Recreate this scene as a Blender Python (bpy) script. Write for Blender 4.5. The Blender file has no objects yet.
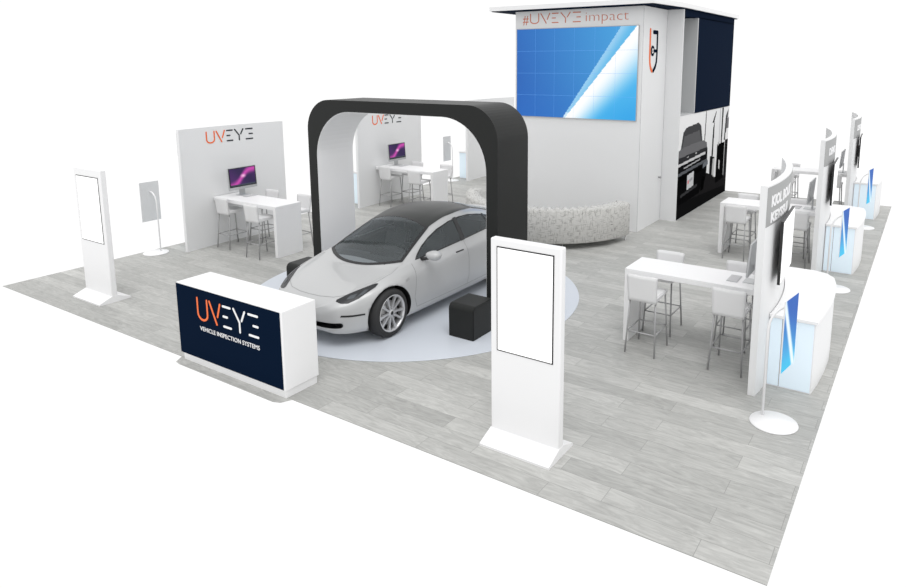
import bpy, bmesh, math, random
from mathutils import Vector, Matrix
from mathutils.bvhtree import BVHTree
random.seed(7)
SC = bpy.context.scene
COL = SC.collection
PI = math.pi

# ------------------------------------------------------------------ materials
MATS = {}
def lin(c):
    return tuple((x/255/12.92) if x/255 <= .04045 else ((x/255+.055)/1.055)**2.4 for x in c)
def mat(name, rgb=(200,200,200), rough=.5, metal=0., emit=0., spec=.5, coat=0., noise=0., nscale=6., alpha=None, linear=False, bump=0., bscale=60.):
    m = bpy.data.materials.new(name); m.use_nodes = True
    nt = m.node_tree; b = nt.nodes['Principled BSDF']
    c = rgb if linear else lin(rgb)
    b.inputs['Base Color'].default_value = (*c, 1)
    b.inputs['Roughness'].default_value = rough
    b.inputs['Metallic'].default_value = metal
    b.inputs['Specular IOR Level'].default_value = spec
    b.inputs['Coat Weight'].default_value = coat
    b.inputs['Coat Roughness'].default_value = .05
    if emit:
        b.inputs['Emission Color'].default_value = (*c, 1); b.inputs['Emission Strength'].default_value = emit
    if alpha is not None: b.inputs['Alpha'].default_value = alpha
    tc = nt.nodes.new('ShaderNodeTexCoord')
    if noise:
        n = nt.nodes.new('ShaderNodeTexNoise'); n.inputs['Scale'].default_value = nscale; n.inputs['Detail'].default_value = 5
        mp = nt.nodes.new('ShaderNodeMapRange'); mp.inputs[3].default_value = 1-noise; mp.inputs[4].default_value = 1+noise
        mx = nt.nodes.new('ShaderNodeVectorMath'); mx.operation = 'SCALE'; mx.inputs[0].default_value = c
        nt.links.new(tc.outputs['Object'], n.inputs['Vector']); nt.links.new(n.outputs['Fac'], mp.inputs[0])
        nt.links.new(mp.outputs[0], mx.inputs['Scale']); nt.links.new(mx.outputs[0], b.inputs['Base Color'])
    if bump:
        n = nt.nodes.new('ShaderNodeTexNoise'); n.inputs['Scale'].default_value = bscale
        bp = nt.nodes.new('ShaderNodeBump'); bp.inputs['Strength'].default_value = bump; bp.inputs['Distance'].default_value = .002
        nt.links.new(tc.outputs['Object'], n.inputs['Vector']); nt.links.new(n.outputs['Fac'], bp.inputs['Height']); nt.links.new(bp.outputs[0], b.inputs['Normal'])
    MATS[name] = m
    return m
def picmat(name, emit=0., rough=.5, spec=.0):
    """a printed or displayed picture carried in the mesh's colour layer"""
    m = bpy.data.materials.new(name); m.use_nodes = True
    nt = m.node_tree; b = nt.nodes['Principled BSDF']
    a = nt.nodes.new('ShaderNodeVertexColor'); a.layer_name = 'pic'
    b.inputs['Roughness'].default_value = rough; b.inputs['Specular IOR Level'].default_value = spec
    if emit:
        b.inputs['Base Color'].default_value = (.02,.02,.02,1)
        nt.links.new(a.outputs[0], b.inputs['Emission Color']); b.inputs['Emission Strength'].default_value = emit
        b.inputs['Specular IOR Level'].default_value = .05
    else: nt.links.new(a.outputs[0], b.inputs['Base Color'])
    MATS[name] = m
    return m

WHITE = mat('white_laminate', (.84,.84,.845), .38, noise=.01, nscale=2, linear=True)
WALLW = mat('white_painted_panel', (.80,.805,.81), .55, noise=.012, nscale=1.5, linear=True)
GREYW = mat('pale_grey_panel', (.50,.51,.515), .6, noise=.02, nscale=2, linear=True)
BLACK = mat('charcoal_satin', (.017,.018,.0175), .42, spec=.18, noise=.06, nscale=2, linear=True)
NAVY  = mat('navy_vinyl', (7,23,44), .8, noise=.03, spec=.02)
NAVYL = mat('navy_ink', (8,22,42), .8, spec=.02)
ORANGE= mat('orange_ink', (240,108,40), .5)
COPPER= mat('copper_ink', (205,120,92), .5)
INKD  = mat('dark_ink', (40,44,50), .5)
INKW  = mat('white_ink', (.85,.85,.86), .5, linear=True)
HEAD  = mat('grey_header_film', (.34,.345,.345), .55, noise=.01, linear=True)
SCRW  = mat('blank_white_screen', (.95,.95,.95), .3, emit=.35, linear=True)
FRAMEB= mat('black_bezel', (22,22,24), .35)
HALO  = mat('pale_blue_letter', (.80,.86,.95), .5, emit=.1, linear=True)
SEAM  = mat('seam_grey', (.42,.42,.43), .6, linear=True)
BLUEL = mat('pale_blue_acrylic', (.72,.83,.91), .3, emit=.16, linear=True)
STEEL = mat('brushed_steel_tube', (.40,.40,.405), .4, metal=.3, linear=True)
CHROME= mat('polished_chrome', (.7,.7,.71), .15, metal=1., linear=True)
ALU   = mat('silver_aluminium', (.52,.53,.54), .32, metal=.7, linear=True)
DISC  = mat('round_white_vinyl', (.60,.635,.69), .35, noise=.01, nscale=1.2, linear=True)
STOOLW= mat('white_leatherette', (.76,.76,.765), .45, bump=.15, bscale=200, linear=True)
GREYP = mat('grey_panel_back', (.66,.67,.68), .5, linear=True)
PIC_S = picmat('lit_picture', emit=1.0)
PIC_P = picmat('printed_picture', rough=.35)
# car
PAINT = mat('pearl_car_paint', (.48,.485,.488), .38, metal=.15, coat=.6, linear=True)
ROOFG = mat('black_roof_glass', (.030,.033,.032), .35, spec=.25, linear=True)
TRIMB = mat('black_trim', (.012,.012,.013), .4, linear=True)
TYRE  = mat('tyre_rubber', (.022,.022,.023), .75, bump=.2, bscale=90, linear=True)
RIMM  = mat('silver_alloy', (.62,.62,.63), .3, metal=.55, linear=True)
LAMP  = mat('dark_headlight_glass', (.022,.023,.026), .25, spec=.3, coat=.1, linear=True)
LENS  = mat('headlight_lens', (.09,.10,.11), .15, metal=.5, linear=True)
CABIN = mat('dark_cabin_trim', (.035,.036,.038), .7, noise=.1, nscale=10, linear=True)
SEATM = mat('dark_seat_leather', (.05,.052,.055), .6, linear=True)
GAP   = mat('panel_gap', (.22,.222,.225), .6, linear=True)
def glassmat():
    m = bpy.data.materials.new('tinted_car_glass'); m.use_nodes = True
    nt = m.node_tree; nt.nodes.clear()
    o = nt.nodes.new('ShaderNodeOutputMaterial'); t = nt.nodes.new('ShaderNodeBsdfTransparent'); g = nt.nodes.new('ShaderNodeBsdfGlossy')
    d = nt.nodes.new('ShaderNodeBsdfDiffuse'); d.inputs[0].default_value = (.16,.18,.185,1)
    t.inputs[0].default_value = (.80,.83,.85,1); g.inputs['Roughness'].default_value = .05; g.inputs[0].default_value = (.9,.95,1,1)
    f = nt.nodes.new('ShaderNodeFresnel'); f.inputs[0].default_value = 1.35
    m1 = nt.nodes.new('ShaderNodeMixShader'); m1.inputs[0].default_value = .28
    m2 = nt.nodes.new('ShaderNodeMixShader')
    nt.links.new(t.outputs[0], m1.inputs[1]); nt.links.new(d.outputs[0], m1.inputs[2])
    nt.links.new(f.outputs[0], m2.inputs[0]); nt.links.new(m1.outputs[0], m2.inputs[1]); nt.links.new(g.outputs[0], m2.inputs[2])
    nt.links.new(m2.outputs[0], o.inputs[0]); MATS['glass'] = m
    return m
GLASS = glassmat()
def floormat():
    m = bpy.data.materials.new('grey_oak_planks'); m.use_nodes = True
    nt = m.node_tree; N = nt.nodes; Lk = nt.links; b = N['Principled BSDF']
    tc = N.new('ShaderNodeTexCoord')
    br = N.new('ShaderNodeTexBrick'); br.offset = .37; br.offset_frequency = 2
    br.inputs['Scale'].default_value = 1; br.inputs['Brick Width'].default_value = 1.35; br.inputs['Row Height'].default_value = .225
    br.inputs['Mortar Size'].default_value = .0022; br.inputs['Mortar Smooth'].default_value = .2; br.inputs['Bias'].default_value = 0
    br.inputs['Color1'].default_value = (0,0,0,1); br.inputs['Color2'].default_value = (1,1,1,1); br.inputs['Mortar'].default_value = (.5,.5,.5,1)
    Lk.new(tc.outputs['Object'], br.inputs['Vector'])
    # per-plank tone
    cr = N.new('ShaderNodeValToRGB'); cr.color_ramp.elements[0].color = (.375,.376,.362,1); cr.color_ramp.elements[1].color = (.475,.475,.458,1)
    Lk.new(br.outputs['Color'], cr.inputs[0])
    # grain stretched along the plank, shifted by plank tone
    mp = N.new('ShaderNodeMapping'); mp.inputs['Scale'].default_value = (1.5, 8, 1)
    ad = N.new('ShaderNodeVectorMath'); ad.operation = 'ADD'
    sc = N.new('ShaderNodeVectorMath'); sc.operation = 'SCALE'; sc.inputs['Scale'].default_value = 13.0
    Lk.new(br.outputs['Color'], sc.inputs[0]); Lk.new(tc.outputs['Object'], ad.inputs[0]); Lk.new(sc.outputs[0], ad.inputs[1]); Lk.new(ad.outputs[0], mp.inputs['Vector'])
    n1 = N.new('ShaderNodeTexNoise'); n1.inputs['Scale'].default_value = 1.6; n1.inputs['Detail'].default_value = 7; n1.inputs['Distortion'].default_value = 2.4; n1.inputs['Roughness'].default_value=.62
    Lk.new(mp.outputs[0], n1.inputs['Vector'])
    n2 = N.new('ShaderNodeTexNoise'); n2.inputs['Scale'].default_value = 1.1; n2.inputs['Detail'].default_value = 3
    Lk.new(ad.outputs[0], n2.inputs['Vector'])
    mr = N.new('ShaderNodeMapRange'); mr.inputs[1].default_value = .3; mr.inputs[2].default_value = .7; mr.inputs[3].default_value = .78; mr.inputs[4].default_value = 1.14
    Lk.new(n1.outputs['Fac'], mr.inputs[0])
    mr2 = N.new('ShaderNodeMapRange'); mr2.inputs[1].default_value = .3; mr2.inputs[2].default_value = .7; mr2.inputs[3].default_value = .94; mr2.inputs[4].default_value = 1.06
    Lk.new(n2.outputs['Fac'], mr2.inputs[0])
    mu = N.new('ShaderNodeMath'); mu.operation = 'MULTIPLY'; Lk.new(mr.outputs[0], mu.inputs[0]); Lk.new(mr2.outputs[0], mu.inputs[1])
    s2 = N.new('ShaderNodeVectorMath'); s2.operation = 'SCALE'; Lk.new(cr.outputs[0], s2.inputs[0]); Lk.new(mu.outputs[0], s2.inputs['Scale'])
    mx = N.new('ShaderNodeMix'); mx.data_type = 'RGBA'; mx.inputs[7].default_value = (.25,.25,.24,1)
    Lk.new(br.outputs['Fac'], mx.inputs[0]); Lk.new(s2.outputs[0], mx.inputs[6]); Lk.new(mx.outputs[2], b.inputs['Base Color'])
    b.inputs['Roughness'].default_value = .55; b.inputs['Specular IOR Level'].default_value = .3
    bp = N.new('ShaderNodeBump'); bp.inputs['Strength'].default_value = .15; bp.inputs['Distance'].default_value = .003
    Lk.new(n1.outputs['Fac'], bp.inputs['Height']); Lk.new(bp.outputs[0], b.inputs['Normal'])
    return m
FLOORM = floormat()
def tweedmat():
    m = bpy.data.materials.new('grey_woven_fabric'); m.use_nodes = True
    nt = m.node_tree; N = nt.nodes; Lk = nt.links; b = N['Principled BSDF']
    uv = N.new('ShaderNodeUVMap'); uv.uv_map = 'cloth'
    res = []
    for scl in ((14,2.2,1),(2.2,14,1)):
        mp = N.new('ShaderNodeMapping'); mp.inputs['Scale'].default_value = scl; Lk.new(uv.outputs[0], mp.inputs['Vector'])
        n = N.new('ShaderNodeTexNoise'); n.inputs['Scale'].default_value = 3.5; n.inputs['Detail'].default_value = 4; Lk.new(mp.outputs[0], n.inputs['Vector']); res.append(n)
    mu = N.new('ShaderNodeMath'); mu.operation = 'MINIMUM'; Lk.new(res[0].outputs['Fac'], mu.inputs[0]); Lk.new(res[1].outputs['Fac'], mu.inputs[1])
    cr = N.new('ShaderNodeValToRGB'); cr.color_ramp.elements[0].position = .28; cr.color_ramp.elements[0].color = (.20,.195,.185,1)
    cr.color_ramp.elements[1].position = .46; cr.color_ramp.elements[1].color = (.56,.555,.535,1)
    Lk.new(mu.outputs[0], cr.inputs[0]); Lk.new(cr.outputs[0], b.inputs['Base Color']); b.inputs['Roughness'].default_value = .9
    return m
TWEED = tweedmat()

# ------------------------------------------------------------------ mesh helpers
class MB:
    def __init__(s): s.bm = bmesh.new(); s.mats = []
    def mi(s, m):
        if m not in s.mats: s.mats.append(m)
        return s.mats.index(m)
    def faces(s, vs, fs, m=None, smooth=False):
        i = s.mi(m) if m else 0
        bv = [s.bm.verts.new(v) for v in vs]; out = []
        for f in fs:
            try:
                q = s.bm.faces.new([bv[k] for k in f]); q.material_index = i; q.smooth = smooth; out.append(q)
            except ValueError: pass
        return out
    def box(s, x0,x1,y0,y1,z0,z1, m=None, bevel=0., seg=2, M=None):
        vs = [(x,y,z) for z in (z0,z1) for y in (y0,y1) for x in (x0,x1)]
        if M: vs = [M @ Vector(v) for v in vs]
        fs = s.faces(vs, [(0,2,3,1),(4,5,7,6),(0,1,5,4),(2,6,7,3),(0,4,6,2),(1,3,7,5)], m)
        if bevel:
            es = list({e for f in fs for e in f.edges})
            r = bmesh.ops.bevel(s.bm, geom=es, offset=bevel, segments=seg, affect='EDGES', profile=.5)
            i = s.mi(m) if m else 0
            for f in r['faces']: f.material_index = i; f.smooth = seg > 1
        return s
    def prism(s, pts, z0, z1, m=None, axis='z', smooth_side=False):
        """pts: outline in the plane across the axis. axis z: (x,y); y: (x,z); x: (y,z)"""
        def P(a,b,c): return {'z':(a,b,c),'y':(a,c,b),'x':(c,a,b)}[axis]
        n = len(pts)
        vs = [P(a,b,z0) for a,b in pts]+[P(a,b,z1) for a,b in pts]
        i = s.mi(m) if m else 0
        bv = [s.bm.verts.new(v) for v in vs]; fs=[]
        fs.append(s.bm.faces.new(bv[:n][::-1])); fs.append(s.bm.faces.new(bv[n:]))
        for k in range(n):
            f = s.bm.faces.new((bv[k],bv[(k+1)%n],bv[n+(k+1)%n],bv[n+k])); f.smooth = smooth_side; fs.append(f)
        for f in fs: f.material_index = i
        bmesh.ops.recalc_face_normals(s.bm, faces=fs)
        return s
    def tube(s, pts, r, m=None, seg=10, cap=True):
        pts = [Vector(p) for p in pts]; i = s.mi(m) if m else 0
        rings = []; up = None
        for k,p in enumerate(pts):
            d = (pts[min(k+1,len(pts)-1)]-pts[max(k-1,0)]).normalized()
            if up is None: up = d.orthogonal().normalized()
            up = (up - d*up.dot(d)).normalized(); sd = d.cross(up)
            rr = r[k] if isinstance(r,(list,tuple)) else r
            rings.append([s.bm.verts.new(p+(up*math.cos(a)+sd*math.sin(a))*rr) for a in [2*PI*j/seg for j in range(seg)]])
        for a,b in zip(rings,rings[1:]):
            for j in range(seg):
                f = s.bm.faces.new((a[j],a[(j+1)%seg],b[(j+1)%seg],b[j])); f.smooth = True; f.material_index = i
        if cap:
            for q in (rings[0][::-1], rings[-1]):
                f = s.bm.faces.new(q); f.material_index = i
        return s
    def lathe(s, prof, c, m=None, seg=40, axis='z', smooth=True):
        i = s.mi(m) if m else 0; c = Vector(c)
        def P(r,h,a):
            u,v = r*math.cos(a), r*math.sin(a)
            return c+Vector({'z':(u,v,h),'x':(h,u,v),'y':(u,h,v)}[axis])
        rings = []
        for r,h in prof:
            rings.append([s.bm.verts.new(P(r,h,0))] if r < 1e-6 else [s.bm.verts.new(P(r,h,2*PI*j/seg)) for j in range(seg)])
        fs=[]
        for a,b in zip(rings,rings[1:]):
            for j in range(seg):
                k=(j+1)%seg
                if len(a)==1 and len(b)==1: continue
                v = (a[0],b[k],b[j]) if len(a)==1 else ((a[j],a[k],b[0]) if len(b)==1 else (a[j],a[k],b[k],b[j]))
                f = s.bm.faces.new(v); f.smooth = smooth; f.material_index = i; fs.append(f)
        bmesh.ops.recalc_face_normals(s.bm, faces=fs)
        return s
    def build(s, name, m=None, parent=None, loc=None):
        if m is not None and not s.mats: s.mats = [m]
        me = bpy.data.meshes.new(name); s.bm.to_mesh(me); s.bm.free()
        for q in s.mats: me.materials.append(q)
        o = bpy.data.objects.new(name, me); COL.objects.link(o)
        if parent: o.parent = parent
        if loc: o.location = loc
        return o

def tag(o, label=None, cat=None, group=None, kind=None):
    if label: o['label'] = label
    if cat: o['category'] = cat
    if group: o['group'] = group
    if kind: o['kind'] = kind
    return o
def empty(name, loc, label, cat, group=None, rz=0.):
    o = bpy.data.objects.new(name, None); COL.objects.link(o); o.location = loc; o.rotation_euler = (0,0,rz); o.empty_display_size = .2
    return tag(o, label, cat, group)
def copy_tree(o, parent=None):
    c = o.copy(); COL.objects.link(c); c.parent = parent
    for ch in [x for x in bpy.data.objects if x.parent == o]: copy_tree(ch, c)
    return c

class Frame:
    """a flat frame: o + u*U + v*V, n out of it"""
    def __init__(s, o, U, V): s.o=Vector(o); s.U=Vector(U).normalized(); s.V=Vector(V).normalized(); s.n=s.U.cross(s.V)
    def __call__(s,u,v,h=0.): return s.o+s.U*u+s.V*v+s.n*h
def stroke(mb, fr, pts, w, m, t=.004):
    """a rounded flat stroke of width w along pts lying on fr"""
    pts=[Vector((p[0],p[1])) for p in pts]
    L=[];R=[]
    for k,p in enumerate(pts):
        d=(pts[min(k+1,len(pts)-1)]-pts[max(k-1,0)]).normalized(); nn=Vector((-d.y,d.x))*w/2
        L.append(p+nn);R.append(p-nn)
    d0=(pts[1]-pts[0]).normalized(); d1=(pts[-1]-pts[-2]).normalized()
    def cap(c,a0): return [c+Vector((math.cos(a0+q),math.sin(a0+q)))*w/2 for q in (PI/4,PI/2,3*PI/4)]
    a1=math.atan2(d1.y,d1.x); a0=math.atan2(d0.y,d0.x)
    e1=[pts[-1]+Vector((math.cos(a1-q),math.sin(a1-q)))*w/2 for q in (-PI/4,0,PI/4)]
    e0=[pts[0]+Vector((math.cos(a0+PI-q),math.sin(a0+PI-q)))*w/2 for q in (-PI/4,0,PI/4)]
    loop=L+e1+R[::-1]+e0
    n=len(loop); i=mb.mi(m)
    top=[mb.bm.verts.new(fr(p.x,p.y,t)) for p in loop]; bot=[mb.bm.verts.new(fr(p.x,p.y,.0)) for p in loop]
    # strip faces to stay valid on curved strokes
    k=len(L)
    for j in range(k-1):
        f=mb.bm.faces.new((top[j],top[j+1],top[n-3-1-(j+1)],top[n-3-1-j])); f.material_index=i
    f=mb.bm.faces.new((top[k-1],top[k],top[k+1],top[k+2],top[k+3])); f.material_index=i
    f=mb.bm.faces.new((top[n-4],top[n-3],top[n-2],top[n-1],top[0])); f.material_index=i
    for j in range(n):
        f=mb.bm.faces.new((bot[j],bot[(j+1)%n],top[(j+1)%n],top[j])); f.material_index=i
def wordmark(mb, fr, W, H, w, mo, mk):
    """the U V E Y (reversed E) word mark, width W, height H"""
    u=lambda a:a*W
    U=[(u(0),H),(u(0),H*.3)]+[(u(.085)-u(.085)*math.cos(a),H*.3-H*.3*math.sin(a)) for a in [PI*k/10 for k in range(1,10)]]+[(u(.17),H*.3),(u(.17),H)]
    stroke(mb,fr,U,w,mo); stroke(mb,fr,[(u(.215),H),(u(.325),0)],w,mo); stroke(mb,fr,[(u(.395),H),(u(.345),H*.38)],w,mo)
    for a,b,v in ((.445,.565,1),(.445,.51,.5),(.445,.565,0)): stroke(mb,fr,[(u(a),H*(.03+v*.94)),(u(b),H*(.03+v*.94))],w,mk)
    stroke(mb,fr,[(u(.62),H),(u(.71),H*.45),(u(.71),0)],w,mk); stroke(mb,fr,[(u(.80),H),(u(.745),H*.55)],w,mk)
    for a,b,v in ((.86,1.,1),(.93,1.,.5),(.86,1.,0)): stroke(mb,fr,[(u(a),H*(.03+v*.94)),(u(b),H*(.03+v*.94))],w,mk)
def text(mb, fr, body, m, width=None, size=.1, bold=0., t=.004, center=False, vflip=False):
    cu = bpy.data.curves.new('t','FONT'); cu.body=body; cu.size=size; cu.extrude=t/2; cu.offset=bold; cu.resolution_u=3
    o = bpy.data.objects.new('t',cu); COL.objects.link(o); bpy.context.view_layer.update()
    me = bpy.data.meshes.new_from_object(o.evaluated_get(bpy.context.evaluated_depsgraph_get()))
    xs=[v.co.x for v in me.vertices]; x0=min(xs); k=(width/(max(xs)-x0)) if width else 1.
    i=mb.mi(m); bv=[mb.bm.verts.new(fr((v.co.x-x0)*k, v.co.y, v.co.z+t/2)) for v in me.vertices]
    for p in me.polygons:
        try: f=mb.bm.faces.new([bv[q] for q in p.vertices]); f.material_index=i
        except ValueError: pass
    bpy.data.objects.remove(o); bpy.data.curves.remove(cu); bpy.data.meshes.remove(me)
def picture(name, fr, W, H, nu, nv, fn, m, parent=None, bend=None):
    """a flat picture W x H: fn(u,v in 0..1) -> sRGB tuple, one colour per cell"""
    me=bpy.data.meshes.new(name); vs=[];fs=[]
    for j in range(nv+1):
        for i in range(nu+1):
            h=bend(i/nu) if bend else 0
            vs.append(fr(W*i/nu,H*j/nv,h))
    for j in range(nv):
        for i in range(nu):
            a=j*(nu+1)+i; fs.append((a,a+1,a+nu+2,a+nu+1))
    me.from_pydata([tuple(v) for v in vs],[],fs)
    ca=me.color_attributes.new('pic','FLOAT_COLOR','CORNER')
    cols=[]
    for j in range(nv):
        for i in range(nu):
            c=lin(fn((i+.5)/nu,(j+.5)/nv)); cols += [c[0],c[1],c[2],1.]*4
    ca.data.foreach_set('color',cols)
    me.materials.append(m)
    o=bpy.data.objects.new(name,me); COL.objects.link(o)
    if parent: o.parent=parent
    return o
def mixc(a,b,t):
    t=max(0.,min(1.,t)); return tuple(x+(y-x)*t for x,y in zip(a,b))
def ss(a,b,x):
    t=max(0.,min(1.,(x-a)/(b-a))); return t*t*(3-2*t)
def rbox_outline(x0,x1,z0,z1,r,n=8,corners=(1,1,1,1)):
    """outline with rounded corners, order BL BR TR TL"""
    out=[]
    for k,(cx,cz,a0) in enumerate(((x0+r,z0+r,PI),(x1-r,z0+r,1.5*PI),(x1-r,z1-r,0),(x0+r,z1-r,.5*PI))):
        if corners[k]: out+=[(cx+r*math.cos(a0+PI/2*j/n),cz+r*math.sin(a0+PI/2*j/n)) for j in range(n+1)]
        else: out.append(((x0,z0),(x1,z0),(x1,z1),(x0,z1))[k])
    return out

# ------------------------------------------------------------------ floor
W, D = 12.18, 15.25
mb = MB()
mb.prism([(0,0),(5.12,0),(5.2,-.13),(5.3,-.15),(7.05,-.15),(7.14,-.12),(7.2,0),(W,0),(W,D),(0,D)], -.004, 0., FLOORM)
fl = mb.build('floor'); tag(fl, kind='structure')
fl['label']='grey oak plank exhibition floor'
mb = MB(); mb.lathe([(0,0.),(2.64,0.),(2.66,.004),(2.655,.012),(0,.012)], (6.04,3.55,0), DISC, seg=128, smooth=False)
o = mb.build('display_disc'); tag(o,'large flat white round disc on the plank floor under the car','platform')

# ------------------------------------------------------------------ reception counter
X0,X1,Y0,Y1,HT = 5.182,7.138,-.034,.453,1.014
r = empty('reception_counter',((X0+X1)/2,(Y0+Y1)/2,0),'white reception counter with navy branded front at the front edge of the floor','counter')
def PL(mb,name,parent,m=None):
    o=mb.build(name,m); o.parent=parent; o.matrix_parent_inverse=parent.matrix_world.inverted() if parent else Matrix(); return o
def rel(o,parent):
    """world-built mesh put under a thing: shift the mesh so that it stays where it was built"""
    o.parent=parent; M=(Matrix.Translation(parent.location)@parent.rotation_euler.to_matrix().to_4x4()).inverted()
    o.data.transform(M); return o
def part(mb,name,parent,m=None,label=None):
    o=mb.build(name,m); rel(o,parent)
    if label: o['label']=label
    return o
def subpart(mb,name,parentpart,root,m=None):
    o=mb.build(name,m); M=(Matrix.Translation(root.location)@root.rotation_euler.to_matrix().to_4x4()).inverted()
    o.data.transform(M); o.parent=parentpart; return o
mb=MB(); mb.box(X0,X1,Y0,Y1,.09,HT,WHITE,.006); part(mb,'cabinet_body',r)
mb=MB(); mb.box(X0+.03,X1-.015,Y0+.015,Y1-.02,.0,.09,WHITE); part(mb,'plinth',r)
mb=MB(); mb.box(X0+.004,X1-.03,Y0-.006,Y0-.0005,.10,HT-.012,NAVY); part(mb,'front_panel',r)
fr=Frame((5.615,Y0-.0065,.625),(1,0,0),(0,0,1)); mb=MB(); wordmark(mb,fr,1.12,.265,.027,ORANGE,INKW)
part(mb,'logo',r)
fr=Frame((5.635,Y0-.0065,.485),(1,0,0),(0,0,1)); mb=MB(); text(mb,fr,'VEHICLE INSPECTION SYSTEMS',INKW,1.11,.076); part(mb,'lettering',r)

# ------------------------------------------------------------------ floor-standing display kiosks
def kiosk(x0,x1,yc,label,h_=2.045):
    xm=(x0+x1)/2
    r=empty('display_kiosk',(xm,yc,0),label,'kiosk','blank floor-standing display kiosks')
    y0,y1=yc-.045,yc+.045; h=h_
    mb=MB(); mb.box(x0,x1,y0,y1,.03,h,WHITE,.014,3); part(mb,'housing',r)
    mb=MB()
    yb0,yb1=yc-.25,yc+.25
    mb.prism([(yb0,0.),(yb1,0.),(yb1,.022),(yc+.046,.10),(yc-.046,.10),(yb0,.022)],x0-.003,x1+.003,WHITE,'x'); part(mb,'base',r)
    sx0,sx1,sz0,sz1=x0+.085,x1-.085,.94,1.96
    mb=MB(); mb.box(sx0-.012,sx1+.012,y0-.004,y0+.001,sz0-.012,sz1+.012,FRAMEB); part(mb,'bezel',r)
    mb=MB(); mb.box(sx0,sx1,y0-.007,y0-.003,sz0,sz1,SCRW); part(mb,'screen',r)
    return r
kiosk(9.455,10.215,.625,'large white floor-standing kiosk with blank screen to the right of the reception counter')
kiosk(1.59,2.39,.62,'white floor-standing display kiosk with blank screen at the far left floor corner',2.09)

# ------------------------------------------------------------------ arch over the car
AX0,AX1,AY0,AY1,AH=4.18,7.93,3.10,3.93,3.10
r=empty('arch',((AX0+AX1)/2,(AY0+AY1)/2,0),'black rounded portal arch over the car with white inner lining','arch')
def archpath(x0,x1,h,rad,n=14):
    p=[(x0,0.012)]
    p+=[(x0+rad-rad*math.cos(PI/2*k/n),h-rad+rad*math.sin(PI/2*k/n)) for k in range(n+1)]
    p+=[(x1-rad+rad*math.sin(PI/2*k/n),h-rad+rad*math.cos(PI/2*k/n)) for k in range(n+1)]
    p+=[(x1,.012)]
    return p
def archshell(outer,inner,y0,y1,m):
    mb=MB(); n=len(outer); vs=[]
    for y in (y0,y1): vs+=[(a,y,b) for a,b in outer]+[(a,y,b) for a,b in inner]
    A=lambda s,q,k: s*2*n+q*n+k
    fs=[]
    for k in range(n-1):
        fs.append((A(0,0,k),A(0,0,k+1),A(0,1,k+1),A(0,1,k))); fs.append((A(1,0,k),A(1,1,k),A(1,1,k+1),A(1,0,k+1)))
        fs.append((A(0,0,k),A(1,0,k),A(1,0,k+1),A(0,0,k+1))); fs.append((A(0,1,k),A(0,1,k+1),A(1,1,k+1),A(1,1,k)))
    fs.append((A(0,0,0),A(0,1,0),A(1,1,0),A(1,0,0))); fs.append((A(0,0,n-1),A(1,0,n-1),A(1,1,n-1),A(0,1,n-1)))
    mb.faces(vs,fs,m); bmesh.ops.recalc_face_normals(mb.bm,faces=mb.bm.faces); return mb
outer=archpath(AX0,AX1,AH,.50); inner=archpath(AX0+.19,AX1-.19,AH-.18,.76); lin_=archpath(AX0+.196,AX1-.196,AH-.186,.754)
part(archshell(outer,inner,AY0,AY1,BLACK),'frame',r)
part(archshell(inner,lin_,AY0+.004,AY1-.004,WHITE),'lining',r,label='white inner lining')
def wedge(x0,x1,y0,y1,label):
    prof=rbox_outline(y0,y1,.012,.475,.08,6,(0,0,0,1))
    mb=MB(); mb.prism(prof,x0,x1,BLACK,'x')
    es=[e for e in mb.bm.edges if abs((e.verts[0].co-e.verts[1].co).x)<1e-5]
    bmesh.ops.bevel(mb.bm,geom=es,offset=.008,segments=2,affect='EDGES')
    o=mb.build('sensor_box'); o.data.transform(Matrix.Translation((-(x0+x1)/2,-(y0+y1)/2,0))); o.location=((x0+x1)/2,(y0+y1)/2,0)
    tag(o,label,'box','black boxes in front of the arch legs')
wedge(7.60,8.01,2.37,2.84,'black rounded box on the disc in front of the arch leg nearest the tall kiosk')
wedge(4.27,4.68,2.42,2.89,'black rounded box beside the car\'s far front corner, by the left arch leg')

# ------------------------------------------------------------------ exhibit tower
T='tower'
r=empty('exhibit_tower',(6.2,12.0,0),'tall white exhibit tower with blue video wall, navy upper panel and mural','exhibit tower')
mb=MB()
XR=7.66; XS=8.035; FY=9.2; SY=10.66; BY=15.14; TZ=4.84
mb.box(4.54,XR,FY,SY,0,TZ,WALLW,.004,1)
mb.box(4.54,XS-.012,SY,10.72,0,TZ,WALLW)                     # fin at the step
mb.box(4.54,XS-.012,10.72,BY,0,2.45,WALLW)                 # lower storey
mb.box(4.54,7.2,10.72,BY,2.45,TZ,WALLW)                    # core of upper storey
part(mb,'tower_body',r)
mb=MB(); mb.box(XS-.012,XS,SY,10.70,0,TZ,WALLW); part(mb,'edge_trim',r)
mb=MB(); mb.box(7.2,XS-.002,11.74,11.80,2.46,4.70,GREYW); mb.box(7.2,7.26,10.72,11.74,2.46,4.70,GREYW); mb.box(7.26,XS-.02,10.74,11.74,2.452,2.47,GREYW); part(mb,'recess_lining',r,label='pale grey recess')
mb=MB(); mb.box(7.21,XS-.004,11.80,BY,2.46,4.72,NAVY); mb.box(7.21,XS-.004,10.73,BY,4.70,TZ,NAVY); part(mb,'upper_panel',r,label='navy upper side panel')
mb=MB()
RZ=TZ; rp=[(4.0,8.93),(7.9,8.97),(8.12,9.25),(8.12,15.35),(4.0,15.35)]
rp=[(4.0,8.93),(7.95,8.93),(8.1,10.4),(8.1,15.3),(4.0,15.3)]
mb.prism([(a-(.03 if a>5 else -.03),b+(.03 if b<9.2 else 0)) for a,b in rp],RZ+.004,RZ+.02,NAVY); mb.prism([(a+(.0 if a<5 else .02),b-(.02 if b<9.2 else 0)) for a,b in rp],RZ+.02,RZ+.115,WHITE)
part(mb,'roof',r,label='thin white flat roof with navy underside')
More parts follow.
